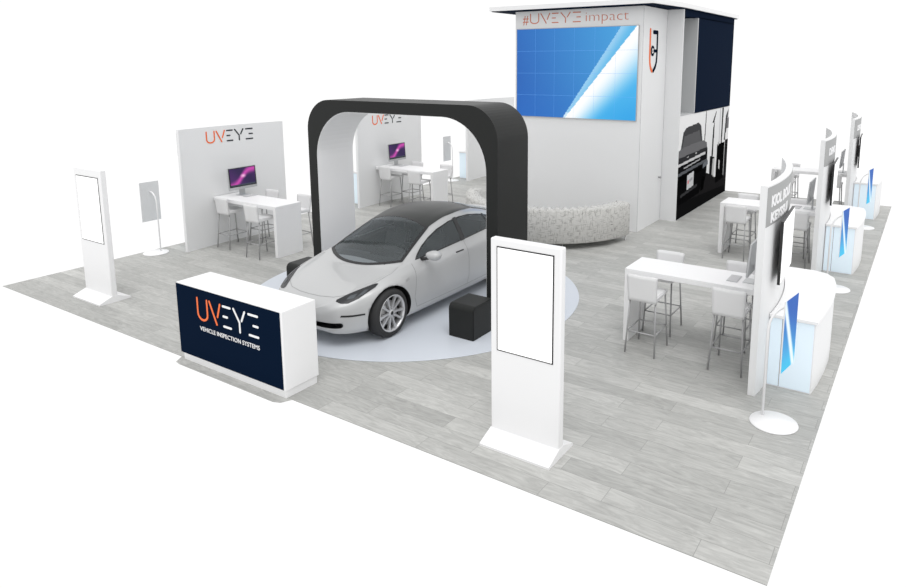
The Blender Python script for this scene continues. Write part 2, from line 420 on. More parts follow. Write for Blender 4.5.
# video wall
def beam(u,v):
    base=mixc((36,96,182),(78,176,230),u*.75+ .15*(v) )
    base=mixc(base,(40,112,200),ss(.5,0,v)*.5*(1-u))
    e1=.41+.46*v; d=u-e1
    if d<0: return base
    e2=.43+.56*v; d2=u-e2
    band=mixc((150,205,240),(96,184,232),ss(0,.10,d))
    if v<.06: band=mixc(band,(255,255,255),.5)
    if d2<0: return band
    right=mixc((255,255,255),(70,178,236),ss(.03,.30+.22*v,d2))
    right=mixc(right,(52,166,232),ss(.35,0,v)*ss(.2,.5,d2))
    return right
SX0,SX1,SZ0,SZ1=4.60,7.555,2.445,4.435
mb=MB(); mb.box(SX0-.012,SX1+.012,FY-.03,FY,SZ0-.012,SZ1+.012,SEAM); vw=part(mb,'video_wall',r)
def vwall(u,v):
    return beam(u,v)
o=picture('display_picture',Frame((SX0,FY-.032,SZ0),(1,0,0),(0,0,1)),SX1-SX0,SZ1-SZ0,150,100,vwall,PIC_S)
M=Matrix.Translation(r.location).inverted(); o.data.transform(M); o.parent=vw
SEAML=mat('display_seam',(90,150,215),.4,emit=.5)
mb=MB()
for k in range(1,6): x=SX0+(SX1-SX0)*k/6; mb.box(x-.0012,x+.0012,FY-.034,FY-.0325,SZ0,SZ1,SEAML)
for k in range(1,4): z=SZ0+(SZ1-SZ0)*k/4; mb.box(SX0,SX1,FY-.034,FY-.0325,z-.002,z+.002,SEAML)
subpart(mb,'module_joint',vw,r)
fr=Frame((4.74,FY-.001,4.555),(1,0,0),(0,0,1)); mb=MB(); text(mb,fr,'#',COPPER,.15,.30)
fr=Frame((4.94,FY-.001,4.56),(1,0,0),(0,0,1)); wordmark(mb,fr,1.26,.215,.022,COPPER,COPPER)
fr=Frame((6.33,FY-.001,4.565),(1,0,0),(0,0,1)); text(mb,fr,'impact',COPPER,.99,.30,bold=-.006)
part(mb,'lettering',r)
# emblem on the side face
fr=Frame((XR+.001,9.50,3.46),(0,1,0),(0,0,1)); mb=MB()
w=.085
stroke(mb,fr,[(.10,.90),(.10,.34),(.12,.20),(.17,.10),(.25,.03)],w,ORANGE)
stroke(mb,fr,[(.34,.03),(.46,.12),(.52,.22),(.54,.36),(.54,.86)],w,NAVYL)
stroke(mb,fr,[(.30,.86),(.54,.86)],w,NAVYL)
stroke(mb,fr,[(.30,.46),(.54,.46)],w*.8,NAVYL)
for rad,mm,t in ((.115,NAVYL,.006),(.055,INKW,.009),(.028,NAVYL,.011)):
    pts=[(rad*math.cos(2*PI*k/24)+.26,rad*math.sin(2*PI*k/24)+.46) for k in range(24)]
    i=mb.mi(mm); f=mb.bm.faces.new([mb.bm.verts.new(fr(a,b,t)) for a,b in pts]); f.material_index=i
part(mb,'logo',r)
mb=MB(); mb.lathe([(0,0),(.018,0),(.018,.03),(.03,.04),(.03,.06),(0,.065)],(XR,10.45,1.05),STEEL,12,axis='x'); part(mb,'door_knob',r)
mb=MB(); mb.box(XR-.002,XR+.001,SY-.014,SY-.006,0,TZ-.02,SEAM); mb.box(XR-.010,XR-.003,FY-.0015,FY+.001,0,TZ,SEAM); part(mb,'panel_joint',r)
# mural: a black pickup seen from the front in a white workshop, black and white print
def inpoly(p,x,y):
    c=False;n=len(p);j=n-1
    for i in range(n):
        if (p[i][1]>y)!=(p[j][1]>y) and x<(p[j][0]-p[i][0])*(y-p[i][1])/(p[j][1]-p[i][1])+p[i][0]: c=not c
        j=i
    return c
MUR=[ # (polygon in u 0..1, v 0..1, grey colour), painted in order
 ([(0,0),(1,0),(1,.20),(.72,.24),(.55,.33),(0,.36)],(34,33,34)),
 ([(0,0),(1,0),(1,.08),(0,.16)],(22,22,23)),
 ([(.45,.35),(.47,.35),(.49,1),(.475,1)],(90,90,92)),
 ([(.60,.28),(.70,.26),(.70,.47),(.60,.50)],(30,30,32)),
 ([(.63,.40),(.66,.40),(.67,.88),(.64,.80)],(25,25,27)),
 ([(.62,.86),(.655,.86),(.70,.97),(.69,.98)],(40,40,42)),
 ([(.655,.28),(.70,.26),(.71,.46),(.665,.46)],(190,190,190)),
 ([(.78,.25),(.80,.25),(.80,1),(.775,1)],(200,200,202)),
 ([(.825,.45),(.85,.45),(.86,1),(.83,1)],(28,28,30)),
 ([(.74,.16),(.92,.18),(.92,.60),(.75,.60)],(14,14,15)),
 ([(.76,.58),(.80,.60),(.80,.63),(.76,.62)],(180,180,180)),
 ([(.80,.32),(.83,.30),(.83,.40),(.80,.42)],(200,200,200)),
 ([(.90,.62),(.93,.62),(.98,.98),(.92,.90)],(70,70,72)),
 ([(.93,.2),(1,.2),(1,.62),(.93,.62)],(40,40,42)),
 ([(.93,.62),(1,.62),(1,.70),(.93,.70)],(225,225,225)),
 ([(.95,.75),(1,.75),(1,.88),(.95,.86)],(120,120,122)),
 # pickup body
 ([(0,.13),(.40,.15),(.44,.22),(.52,.26),(.54,.36),(.54,.60),(.50,.66),(.0,.66)],(14,14,15)),
 ([(.43,.16),(.49,.17),(.51,.30),(.45,.32)],(8,8,8)),
 ([(.03,.66),(.07,.84),(.12,.88),(.34,.90),(.39,.86),(.43,.68)],(72,72,74)),
 ([(.05,.66),(.09,.80),(.36,.82),(.41,.68)],(96,96,98)),
 ([(0,.60),(.0,.67),(.1,.695),(.45,.70),(.52,.665),(.53,.60)],(112,112,114)),
 ([(0,.55),(0,.60),(.53,.615),(.53,.57)],(52,52,54)),
 ([(0,.515),(0,.54),(.50,.575),(.50,.545)],(205,205,206)),
 ([(0,.46),(0,.50),(.53,.535),(.53,.50)],(24,24,26)),
 ([(.10,.475),(.10,.49),(.40,.52),(.40,.505)],(170,170,172)),
 ([(0,.42),(0,.45),(.53,.49),(.54,.46)],(95,98,102)),
 ([(.46,.40),(.56,.42),(.56,.47),(.46,.45)],(110,114,120)),
 ([(.02,.36),(.44,.385),(.44,.43),(.02,.41)],(8,8,8)),
 ([(.06,.20),(.36,.235),(.36,.265),(.06,.23)],(60,60,62)),
 ([(.17,.25),(.29,.265),(.29,.415),(.17,.40)],(205,206,208)),
 ([(.18,.31),(.20,.31),(.20,.34),(.18,.34)],(225,110,110)),
 ([(.21,.32),(.27,.33),(.27,.36),(.21,.35)],(165,166,170)),
 ([(.15,.575),(.18,.578),(.18,.59),(.15,.587)],(190,190,190)),([(.30,.585),(.33,.588),(.33,.60),(.30,.597)],(190,190,190)),
]
def mural(u,v):
    c=mixc((236,236,236),(215,216,218),ss(.2,1,u)*.5)
    for p,q in MUR:
        if inpoly(p,u,v): c=q
    return c
mp_=picture('mural_panel',Frame((XS-.004,10.70,0.01),(0,1,0),(0,0,1)),BY-10.70,2.435,250,140,mural,PIC_P)
rel(mp_,r); mp_['label']='black and white photo mural of a vehicle front'

# ------------------------------------------------------------------ curved sofa in front of the tower
CX,CY,RO,RI=5.83,8.62,1.92,1.12
a0,a1=math.radians(196),math.radians(357)
r=empty('curved_sofa',(CX,CY-1.7,0),'long curved grey tweed sofa with channelled back in front of the white tower','sofa')
def ring_solid(mb,ra,rb,z0,z1,aa,ab,n,m,bulge=0.,period=1,uvs=True,lean=0.):
    """ring sector with small vertical channels on both sides when bulge>0"""
    prof=[(rb+lean,z0),(rb,z0+.02),(rb+0,(z0+z1)/2),(rb,z1-.03),(rb-.03,z1),(ra+.03,z1),(ra,z1-.03),(ra,(z0+z1)/2),(ra,z0+.02),(ra+.01,z0)]
    prof[0]=(rb-.01,z0)
    ring=[];i=mb.mi(m); L=mb.bm.loops.layers.uv.get('cloth') or mb.bm.loops.layers.uv.new('cloth')
    for k in range(n+1):
        a=aa+(ab-aa)*k/n; ph=(k%period)/period if period>1 else 0
        bz=bulge*abs(math.sin(PI*ph))
        vv=[]
        for q,(rr,z) in enumerate(prof):
            rr2=rr+(bz if (rr<(ra+rb)/2) else 0)*(-1)
            zz=z+(bz*.8 if q in (4,5,3,6) else 0)
            vv.append(mb.bm.verts.new((CX+rr2*math.cos(a),CY+rr2*math.sin(a),zz)))
        ring.append(vv)
    np_=len(prof)
    cum=[0]
    for q in range(np_): 
        a_=prof[q];b_=prof[(q+1)%np_]; cum.append(cum[-1]+math.hypot(a_[0]-b_[0],a_[1]-b_[1]))
    for k in range(n):
        for q in range(np_):
            f=mb.bm.faces.new((ring[k][q],ring[k+1][q],ring[k+1][(q+1)%np_],ring[k][(q+1)%np_])); f.smooth=True; f.material_index=i
            s0=(ab-aa)*k/n*rb; s1=(ab-aa)*(k+1)/n*rb
            for lp,uvv in zip(f.loops,((s0,cum[q]),(s1,cum[q]),(s1,cum[q+1]),(s0,cum[q+1]))): lp[L].uv=uvv
    for vv in (ring[0],ring[-1][::-1]): f=mb.bm.faces.new(vv); f.material_index=i
    bmesh.ops.recalc_face_normals(mb.bm,faces=mb.bm.faces)
mb=MB(); ring_solid(mb,RO-.26,RO,.12,.78,a0,a1,31*10,TWEED,.05,10); part(mb,'backrest',r)
mb=MB(); ring_solid(mb,RI,RO-.262,.13,.43,a0,a1,160,TWEED); part(mb,'seat',r)
for k,aa in enumerate((a0+.06,a0+.9,a1-.9,a1-.03)):
    for rr in (RO-.06,RI+.08):
        mb=MB(); c=(CX+rr*math.cos(aa),CY+rr*math.sin(aa),0); mb.lathe([(0,0),(.016,0),(.016,.01),(.011,.012),(.011,.14),(0,.14)],c,CHROME,10); part(mb,'leg',r)

# ------------------------------------------------------------------ bar stool
def arcpts(c,r,a,b,n): return [(c[0]+r*math.cos(a+(b-a)*k/n),c[1]+r*math.sin(a+(b-a)*k/n)) for k in range(n+1)]
def make_stool():
    """local frame: backrest at -y, seat towards +y; origin between the feet"""
    r=empty('bar_stool',(0,0,0),'x','stool')
    mb=MB()
    # seat: thin cushion turned up at the back, side profile swept across x with slight crown
    prof=[(-.20,.715),(.20,.735),(.225,.75),(.22,.775),(.18,.785),(-.18,.785),(-.215,.77)]
    mb.prism(prof,-.19,.19,STOOLW,'x'); es=[e for e in mb.bm.edges if abs((e.verts[0].co-e.verts[1].co).x)<1e-5]
    bmesh.ops.bevel(mb.bm,geom=es,offset=.012,segments=2,affect='EDGES'); mb.build('seat',None,r)
    mb=MB(); n=10; vs=[];fs=[]
    nz=8
    for side in (0,1):
        for j in range(nz+1):
            z=.70+.355*j/nz
            for i in range(n+1):
                t=i/n*2-1; x=t*(.185+.012*(j/nz)); yb=-.215-.035*(j/nz)-.02*(1-t*t)*(j/nz)
                zz=z-(.012*(1-abs(t))**0 if 0 else 0)-.012*(abs(t)**6)*(j/nz) -.006*(1-t*t)*(j/nz)
                vs.append((x,yb+(.028 if side else 0),zz))
    A=lambda s,j,i:s*(nz+1)*(n+1)+j*(n+1)+i
    for j in range(nz):
        for i in range(n):
            fs.append((A(0,j,i),A(0,j,i+1),A(0,j+1,i+1),A(0,j+1,i))); fs.append((A(1,j,i),A(1,j+1,i),A(1,j+1,i+1),A(1,j,i+1)))
        fs.append((A(0,j,0),A(0,j+1,0),A(1,j+1,0),A(1,j,0))); fs.append((A(0,j,n),A(1,j,n),A(1,j+1,n),A(0,j+1,n)))
    for i in range(n):
        fs.append((A(0,0,i),A(1,0,i),A(1,0,i+1),A(0,0,i+1))); fs.append((A(0,nz,i),A(0,nz,i+1),A(1,nz,i+1),A(1,nz,i)))
    mb.faces(vs,fs,STOOLW,True); bmesh.ops.recalc_face_normals(mb.bm,faces=mb.bm.faces)
    mb.build('backrest',None,r)
    feet={}
    for sx in (-1,1):
        for sy in (-1,1):
            mb=MB(); mb.tube([(sx*.165,sy*.18,.73),(sx*.195,sy*.245,0.)],.0115,STEEL,8); mb.build('leg',None,r)
    mb=MB(); q=lambda sx,sy,z:(sx*(.165+.03*(1-z/.73)),sy*(.18+.065*(1-z/.73)),z)
    for a,b in (((-1,1),(1,1)),((1,1),(1,-1)),((1,-1),(-1,-1)),((-1,-1),(-1,1))):
        z=.30 if a[1]==b[1]==1 else .27; mb.tube([q(*a,.29),q(*b,.29)],.009,STEEL,8)
    mb.build('footrest',None,r)
    return r
STOOL=make_stool(); stool_used=[False]
def stool(x,y,face,label,group):
    """face=+1: seat looks towards +y (backrest on the near side)"""
    o=STOOL if not stool_used[0] else copy_tree(STOOL); stool_used[0]=True
    o.location=(x,y,0); o.rotation_euler=(0,0,0 if face>0 else PI); o['label']=label; o['group']=group
    return o

# ------------------------------------------------------------------ meeting pods
def galaxy(u,v):
    c=mixc((44,28,74),(70,35,95),.5+.5*math.sin(5*u+3*v)); 
    d=abs((v-.5)-(u-.5)*1.0+.12*math.sin(7*u)); c=mixc((198,72,170),c,ss(0,.33,d)); 
    dd=math.hypot(u-.52,v-.55); c=mixc((245,190,225),c,ss(0,.16,dd))
    if v<.09: c=(60,66,80)
    return c
MX=12.17
def pod(y0, side, idx, hdr, L):
    """side +1: right-hand row (outer side towards +X); -1: left-hand row, mirrored"""
    dxp=(0,-.07,-.085)[idx]
    X=lambda x: x+dxp if side>0 else MX-x
    rng=lambda a,b: (min(X(a),X(b)),max(X(a),X(b)))
    H=2.38 if side>0 else (2.43,2.43,2.53)[idx]; q=.54 if side>0 else .42; LEN=2.42 if side>0 or idx<2 else 2.65
    fx=lambda t: 11.48+.32*t-q*t*t
    # --- curved wall panel
    r=empty('curved_wall_panel',(X(11.45),y0+LEN/2,0),L['panel'],'partition','curved white partition panels')
    n=28; TH=.075; mb=MB()
    outl=[(X(fx(k/n)),y0+LEN*k/n) for k in range(n+1)]+[(X(fx(k/n)-TH),y0+LEN*k/n) for k in range(n,-1,-1)]
    mb.prism(outl,0,H,WALLW); part(mb,'panel',r)
    # grey header film on the outer face
    def skin(t0,t1,z0,z1,off,m,name,nn=16,th=.004):
        mb=MB(); ol=[(X(fx(t0+(t1-t0)*k/nn)+off+th),y0+LEN*(t0+(t1-t0)*k/nn)) for k in range(nn+1)]+[(X(fx(t0+(t1-t0)*k/nn)+off),y0+LEN*(t0+(t1-t0)*k/nn)) for k in range(nn,-1,-1)]
        mb.prism(ol,z0,z1,m); return part(mb,name,r)
    hb=skin(.0,1.,1.93,2.362,.0005,HEAD,'header_band')
    if hdr:
        mb=MB()
        for body,t0,wd,z,sz in hdr:
            t1=t0+wd/LEN; p0=Vector((X(fx(t0)+.0065),y0+LEN*t0,z)); p1=Vector((X(fx(t1)+.0065),y0+LEN*t1,z))
            # follow the curve letter by letter
            tmp=MB(); text(tmp,Frame((0,0,0),(1,0,0),(0,1,0)),body,HALO,wd,sz,bold=.007)
            for v in tmp.bm.verts:
                t=t0+v.co.x/LEN; v.co=Vector((fx(t)+dxp+.005+v.co.z,y0+LEN*t,z+v.co.y))
            me=bpy.data.meshes.new('tmp'); tmp.bm.to_mesh(me); tmp.bm.free(); k0=len(mb.bm.verts); mb.bm.from_mesh(me); mb.mi(INKW); bpy.data.meshes.remove(me)
        subpart(mb,'lettering',hb,r)
    # company word mark on the inner face
    if side<0 :
        mb=MB(); tmp=MB(); wordmark(tmp,Frame((0,0,0),(1,0,0),(0,1,0)),1.07,.225,.028,ORANGE,INKD)
        for v in tmp.bm.verts:
            t=(.63+v.co.x)/LEN; v.co=Vector((X(fx(t)-TH-.001-v.co.z),y0+LEN*t,2.105+v.co.y))
        part(tmp,'logo',r); mb.bm.free()
    # --- wall monitor on the outer face
    ta,tb=.16,.47
    mo=empty('wall_monitor',(X(fx(.3)),y0+LEN*.3,1.2),L['monitor'],'monitor','wall monitors on the curved panels')
    pa=Vector((X(11.572),y0+.30,0)); pb=Vector((X(11.525),y0+1.27,0)); U=(pb-pa); Wd=U.length; U.normalize()
    nrm=Vector((side,0,0)); nrm=(nrm-U*nrm.dot(U)).normalized()
    def mbox(u0,u1,h0,h1,z0,z1,m):
        mb=MB(); mb.box(0,1,0,1,0,1,m)
        for v in mb.bm.verts: v.co=pa+U*(u0+(u1-u0)*v.co.x)+nrm*(h0+(h1-h0)*v.co.y)+Vector((0,0,z0+(z1-z0)*v.co.z))
        bmesh.ops.recalc_face_normals(mb.bm,faces=mb.bm.faces); return mb
    part(mbox(0,Wd,.01,.04,1.23,1.95,FRAMEB),'housing',mo)
    part(mbox(.012,Wd-.012,.04,.043,1.242,1.938,SCRW),'screen',mo)
    part(mbox(Wd*.35,Wd*.65,-.05,.0,1.45,1.7,FRAMEB),'bracket',mo)
    # --- demo counter on the outer side
    co=empty('demo_counter',(X(11.8),y0+1.6,0),L['counter'],'counter','demo counters outside the curved panels')
    ya,yb=y0+.38+(.12 if side>0 and idx else 0),y0+2.30
    side_c=[(12.0,ya),(12.03,ya+.3),(12.05,ya+.7),(12.05,ya+1.1),(12.02,ya+1.5),(11.93,yb-.12),(11.80,yb)]
    inner_pts=[(fx((yb+(ya-yb)*k/24-y0)/LEN)+.008,yb+(ya-yb)*k/24) for k in range(25)]
    body=[(X(a-.003),b) for a,b in side_c]+[(X(a),b) for a,b in inner_pts]
    mb=MB(); mb.prism(body,0.,.83,WALLW); part(mb,'cabinet_body',co)
    tops=[(12.02,ya-.03),(12.045,ya+.3),(12.065,ya+.7),(12.06,ya+1.1),(12.03,ya+1.5),(11.97,ya+1.8),(11.86,yb+.04),(11.70,yb+.10)]
    y9=yb+.1; ip=[(fx((y9+(ya-.03-y9)*k/24-y0)/LEN)+.008,y9+(ya-.03-y9)*k/24) for k in range(25)]
    mb=MB(); mb.prism([(X(a),b) for a,b in tops+ip],.83,.862,WHITE); part(mb,'counter_top',co)
    ft=fx((ya-y0)/LEN)
    mb=MB(); xa,xb=rng(ft+.02,11.655); mb.box(xa,xb,ya-.006,ya,.015,.815,BLUEL); xa,xb=rng(11.665,11.985); mb.box(xa,xb,ya-.006,ya,.015,.815,BLUEL); part(mb,'front_panel',co,label='pale blue front panel')
    mb=MB(); xa,xb=rng(11.655,11.665); mb.box(xa,xb,ya-.004,ya,.015,.83,SEAM); part(mb,'panel_joint',co)
    # --- graphic stand
    if side>0: dx_=(0,-.01,-.01)[idx]; bx,by,px,py,gx,gy0,gy1=11.775+dx_,y0-.485,11.645+dx_,y0-.39,11.82+dx_,y0-.44,y0-.06
    else: yq=y0+(0,0,.17)[idx]; bx,by,px,py,gx,gy0,gy1=.26,yq-.36,.225,yq-.24,.02,yq-.44,yq-.05
    st=empty('graphic_stand',(bx,by,0),L['stand'],'stand','graphic stands with round bases')
    mb=MB(); mb.lathe([(0,0),(.232,0),(.237,.004),(.232,.014),(0,.018)],(bx,by,0),WHITE,56); part(mb,'base',st)
    sgn=1 if gx>px else -1; gm=(gy0+gy1)/2
    pts=[(px,py,.015),(px,py,.95)]
    for k in range(1,9):
        a=PI/2*k/8; rx=abs(gx-px)*.82; pts.append((px+sgn*rx*(1-math.cos(a)),py+(gm-py)*(1-math.cos(a)),.95+.24*math.sin(a)))
    pts.append((gx-sgn*.006,gm,1.19))
    mb=MB(); mb.tube(pts,.0135,WHITE,10); part(mb,'pole',st)
    yaw=.12
    def gp(u,z,h): # u along panel 0..1
        yy=gy0+(gy1-gy0)*u; return Vector((gx+sgn*(-.03+.06*u)*(1 if side>0 else 0)+sgn*h,yy,z))
    mb=MB(); z0,z1=(.53,1.30) if side>0 else (.60,1.385)
    vs=[gp(u,z,h) for h in (0,.012) for z in (z0,z1) for u in (0,1)]
    mb.faces(vs,[(0,1,3,2),(4,6,7,5),(0,4,5,1),(2,3,7,6),(0,2,6,4),(1,5,7,3)],GREYP if side<0 else WALLW); bmesh.ops.recalc_face_normals(mb.bm,faces=mb.bm.faces)
    gpn=part(mb,'graphic_panel',st)
    def g(u,v):
        c=mixc((70,170,228),(38,98,188),ss(.2,.95,v+.15*u)); c=mixc(c,(58,196,240),ss(.35,0,v))
        d=u-(.82-.85*v*1.05) ; d=u-(.95-.95*v)
        c=mixc(c,(235,248,255),ss(.20,.05,abs(d+.05))); return c
    P0=gp(0,z0,.0135); P1=gp(1,z0,.0135); 
    if side>0:
        gf=Frame(P0,P1-P0,(0,0,1)); gf.n=Vector((1,0,0))
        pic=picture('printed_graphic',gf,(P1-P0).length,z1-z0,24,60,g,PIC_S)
        pic.data.transform(Matrix.Translation(st.location).inverted()); pic.parent=gpn
    # --- meeting table, running inwards
    x_in=9.646 if side>0 else 9.55; ty0,ty1=y0+.68,y0+1.30
    if L.get('table'):
        tb=empty('meeting_table',(X(10.5),(ty0+ty1)/2,0),L['table'],'table','white bar-height meeting tables')
        xw=min(fx(.28),fx(.54))-TH-.006
        mb=MB(); xa,xb=rng(x_in,xw); mb.box(xa,xb,ty0,ty1,.93,1.003,WHITE,.004,1); part(mb,'tabletop',tb)
        mb=MB(); xa,xb=rng(x_in,x_in+.075); mb.box(xa,xb,ty0,ty1,0,.93,WHITE,.004,1); part(mb,'end_panel',tb)
        # computer near the panel end
        icx=11.19 if side>0 else 11.12; icy=(ty0+ty1)/2+(.0 if side>0 else .17)
        c=empty('desktop_computer',(X(icx),icy,1.003),L['imac'],'computer','desktop computers on the meeting tables')
        th=-.12
        def cb(u0,u1,h0,h1,z0,z1,m,tilt=True,bev=0):
            mb=MB(); mb.box(u0,u1,h0,h1,z0,z1,m,bev)
            for v in mb.bm.verts:
                u,h,z=v.co
                if side<0: u*=1.13; z=z if z<.2 else .13+(z-.13)*1.1
                if tilt: h=h-(z-.1)*.07*1
                # h towards the user (inwards): -X on the right, +X on the left
                v.co=Vector((X(icx)-side*h, icy+u*(-side)*-1, 1.003+z))
            bmesh.ops.recalc_face_normals(mb.bm,faces=mb.bm.faces); return mb
        body=part(cb(-.30,.30,.0,.028,.13,.545,ALU,bev=.006),'housing',c)
        part(cb(-.288,.288,.028,.031,.185,.535,FRAMEB),'screen_bezel',c)
        def wp(u,v): return galaxy(u,v)
        kk=1.12 if side<0 else 1.; zt_=.52 if side>0 else .56; a=Vector((X(icx)-side*(.0325-(.205-.1)*.07),icy-.27*kk,1.003+.205)); b_=Vector((X(icx)-side*(.0325-(zt_-.1)*.07),icy-.27*kk,1.003+zt_))
        fr_=Frame(a,(0,1,0),b_-a)
        pc=picture('screen',fr_,.54*kk,(b_-a).length,36,24,wp,PIC_S); rel(pc,c); pc['label']='purple nebula screen'
        part(cb(-.10,.10,-.09,.10,.0,.008,ALU,False),'foot',c)
        part(cb(-.06,.06,-.045,-.03,.0,.22,ALU,False),'stand_neck',c)
        kx=X(icx-.22)
        kb=empty('keyboard',(kx,icy,1.003),L['kb'],'keyboard','keyboards in front of the desktop computers')
        mb=MB(); mb.box(kx-.065,kx+.065,icy-.14,icy+.14,1.0032,1.012,ALU,.002,1); part(mb,'case',kb)
        KEY=MATS.get('keycap') or mat('keycap',(.62,.62,.63),.5,linear=True)
        mb=MB()
        for a_ in range(5):
            for b2 in range(12): 
                x_=kx-.055+.0225*a_; y_=icy-.132+.0222*b2; mb.box(x_,x_+.018,y_,y_+.018,1.012,1.0145,KEY)
        part(mb,'keys',kb)
    return r

ROW={ +1:'right-hand', -1:'left-hand'}
HDR1=[('KIOL BOUK',.055,1.0,2.14,.165),('KEYSSUI',.055,.80,1.965,.15)]
def labels(side,i):
    where={(1,0):'nearest of the three on the right edge',(1,1):'middle of the three on the right edge',(1,2):'farthest of the three on the right edge',
           (-1,0):'nearest of the three on the left edge',(-1,1):'seen behind the arch\'s left leg',(-1,2):'seen through the arch at the far back'}[(side,i)]
    far={(1,0):'right-hand front table',(1,1):'right-hand middle table',(1,2):'right-hand back table',(-1,0):'table at the left-hand front wall',(-1,1):'table seen through the arch',(-1,2):'back left table'}[(side,i)]
    return dict(panel={(1,0):'curved white partition with two-line grey header, nearest on the right edge',(1,1):'curved white partition with short white word on grey header, middle on the right edge',(1,2):'smallest curved white partition with grey header, farthest on the right edge',
        (-1,0):'white partition with orange and black word mark at the left edge',(-1,1):'white partition with word mark seen through the arch opening',(-1,2):'plain-looking white partition at the far back left, seen through the arch'}[(side,i)],
        monitor='black-framed blank monitor on the curved partition '+where, counter='white round-ended demo counter with pale blue front, '+where,
        stand=('stand with blue beam graphic, ' if side>0 else 'round-based stand with grey panel back, ')+where,
        table={(1,0):'white bar-height table nearest the viewer on the right',(1,1):'white bar-height table in the middle of the right-hand row',(1,2):'white bar-height table farthest back on the right',(-1,0):'white bar-height table at the left-hand front partition',(-1,1):'white bar-height table seen through the arch'}.get((side,i)),
        imac=('silver desktop computer seen edge-on, on the ' if side>0 else 'desktop computer with purple nebula screen on the ')+far,
        kb='flat silver keyboard on the '+far)
PITCH=4.83
YR=(2.85,7.83,12.80)
H2=[('DEMO',.11,.62,2.10,.17)]
for i in range(3):
    pod(YR[i],+1,i,[HDR1,H2,H2][i],labels(+1,i))
for i in range(3):
    pod(2.92+PITCH*i,-1,i,None,labels(-1,i))
def stools(y0,side,names,group):
    X=lambda x: (x-(.06 if y0>4 else 0)) if side>0 else MX-x
    for key,(x,dy,face) in (dict(nn=(10.01,.58,1),nw=(11.05,.64,1),fn=(9.95,1.37,-1),fw=(10.92,1.37,-1)) if side>0 else dict(nn=(9.95,.66,1),nw=(11.04,.80,1),fn=(9.87,1.44,-1),fw=(10.85,1.44,-1))).items():
        if names.get(key): stool(X(x),y0+dy,face,names[key],group)
stools(2.85,1,dict(nn='white bar stool at the near side of the right front table, at its free end',nw='white bar stool at the near side of the right front table, next to the partition',
  fn='white bar stool behind the right front table, at its free end',fw='white bar stool behind the right front table, next to the computer'),'stools around the right front table')
stools(YR[1],1,dict(nn='white bar stool at the near side of the right middle table, at its free end',nw='white bar stool at the near side of the right middle table, behind the front partition',
  fn='white bar stool behind the right middle table, at its free end',fw='white bar stool behind the right middle table, next to its computer'),'stools around the right middle table')
stools(YR[2],1,dict(nn='white bar stool at the near side of the right back table, at its free end',nw='white bar stool at the near side of the right back table, next to the partition',
  fn='white bar stool behind the right back table, at its free end'),'stools around the right back table')
stools(2.92,-1,dict(nn='white bar stool at the near side of the left front table, at its free end',nw='white bar stool at the near side of the left front table, next to the partition',
  fn='white bar stool behind the left front table, half hidden by its end panel',fw='white bar stool behind the left front table, just right of the computer'),'stools around the left front table')
stools(2.92+PITCH,-1,dict(nn='white bar stool seen through the arch, near side of the table, at its free end',nw='white bar stool seen through the arch, near side of the table, next to the partition',
  fn='white bar stool seen through the arch, behind the table\'s free end',fw='white bar stool seen through the arch, behind the table near the computer'),'stools around the table seen through the arch')

#CAR-BEGIN
# ------------------------------------------------------------------ the car
def crom(P, t):
    """Catmull-Rom through P (list of (s, value)), monotone clamp outside"""
    if t<=P[0][0]: return P[0][1]
    if t>=P[-1][0]: return P[-1][1]
    for k in range(len(P)-1):
        if P[k][0]<=t<=P[k+1][0]: break
    x0,y0=P[k];x1,y1=P[k+1];h=x1-x0;u=(t-x0)/h
    def sl(j):
        if j<=0: return (P[1][1]-P[0][1])/(P[1][0]-P[0][0])
        if j>=len(P)-1: return (P[-1][1]-P[-2][1])/(P[-1][0]-P[-2][0])
        a=(P[j][1]-P[j-1][1])/(P[j][0]-P[j-1][0]); b=(P[j+1][1]-P[j][1])/(P[j+1][0]-P[j][0])
        return 0. if a*b<=0 else 2*a*b/(a+b)
    m0,m1=sl(k)*h,sl(k+1)*h
    return y0*(2*u**3-3*u*u+1)+m0*(u**3-2*u*u+u)+y1*(-2*u**3+3*u*u)+m1*(u**3-u*u)
LEN=4.69
halfw=[(0,.30),(.02,.42),(.06,.54),(.12,.61),(.22,.70),(.35,.77),(.5,.84),(.7,.885),(1.0,.908),(1.5,.920),(2.3,.925),(3.2,.920),(3.8,.905),(4.1,.88),(4.35,.84),(4.5,.79),(4.6,.72),(4.66,.60),(4.69,.45)]
zbot=[(0,.34),(.03,.25),(.1,.19),(.3,.165),(.8,.15),(3.8,.15),(4.3,.20),(4.55,.27),(4.66,.36),(4.69,.45)]
topc=[(0,.50),(.03,.56),(.08,.605),(.2,.665),(.4,.735),(.65,.80),(.86,.845),(.94,.865),(1.06,.92),(1.25,1.02),(1.5,1.145),(1.75,1.262),(2.0,1.362),(2.28,1.422),(2.6,1.443),(2.95,1.43),(3.3,1.38),(3.7,1.275),(4.05,1.165),(4.3,1.10),(4.45,1.085),(4.53,1.075),(4.6,1.02),(4.66,.90),(4.69,.75)]
k6x=[(0,.16),(.06,.34),(.22,.47),(.5,.56),(.9,.65),(1.15,.68),(1.45,.66),(1.8,.62),(2.1,.59),(2.5,.575),(3.0,.565),(3.5,.56),(3.9,.57),(4.3,.58),(4.5,.55),(4.6,.48),(4.69,.28)]
k6z=[(0,.49),(.06,.575),(.22,.655),(.5,.735),(.8,.80),(1.0,.842),(1.1,.875),(1.25,.935),(1.45,1.025),(1.65,1.11),(1.85,1.19),(2.1,1.28),(2.45,1.355),(2.8,1.37),(3.1,1.345),(3.4,1.29),(3.7,1.205),(4.0,1.115),(4.2,1.07),(4.4,1.06),(4.53,1.05),(4.6,.99),(4.66,.88),(4.69,.72)]
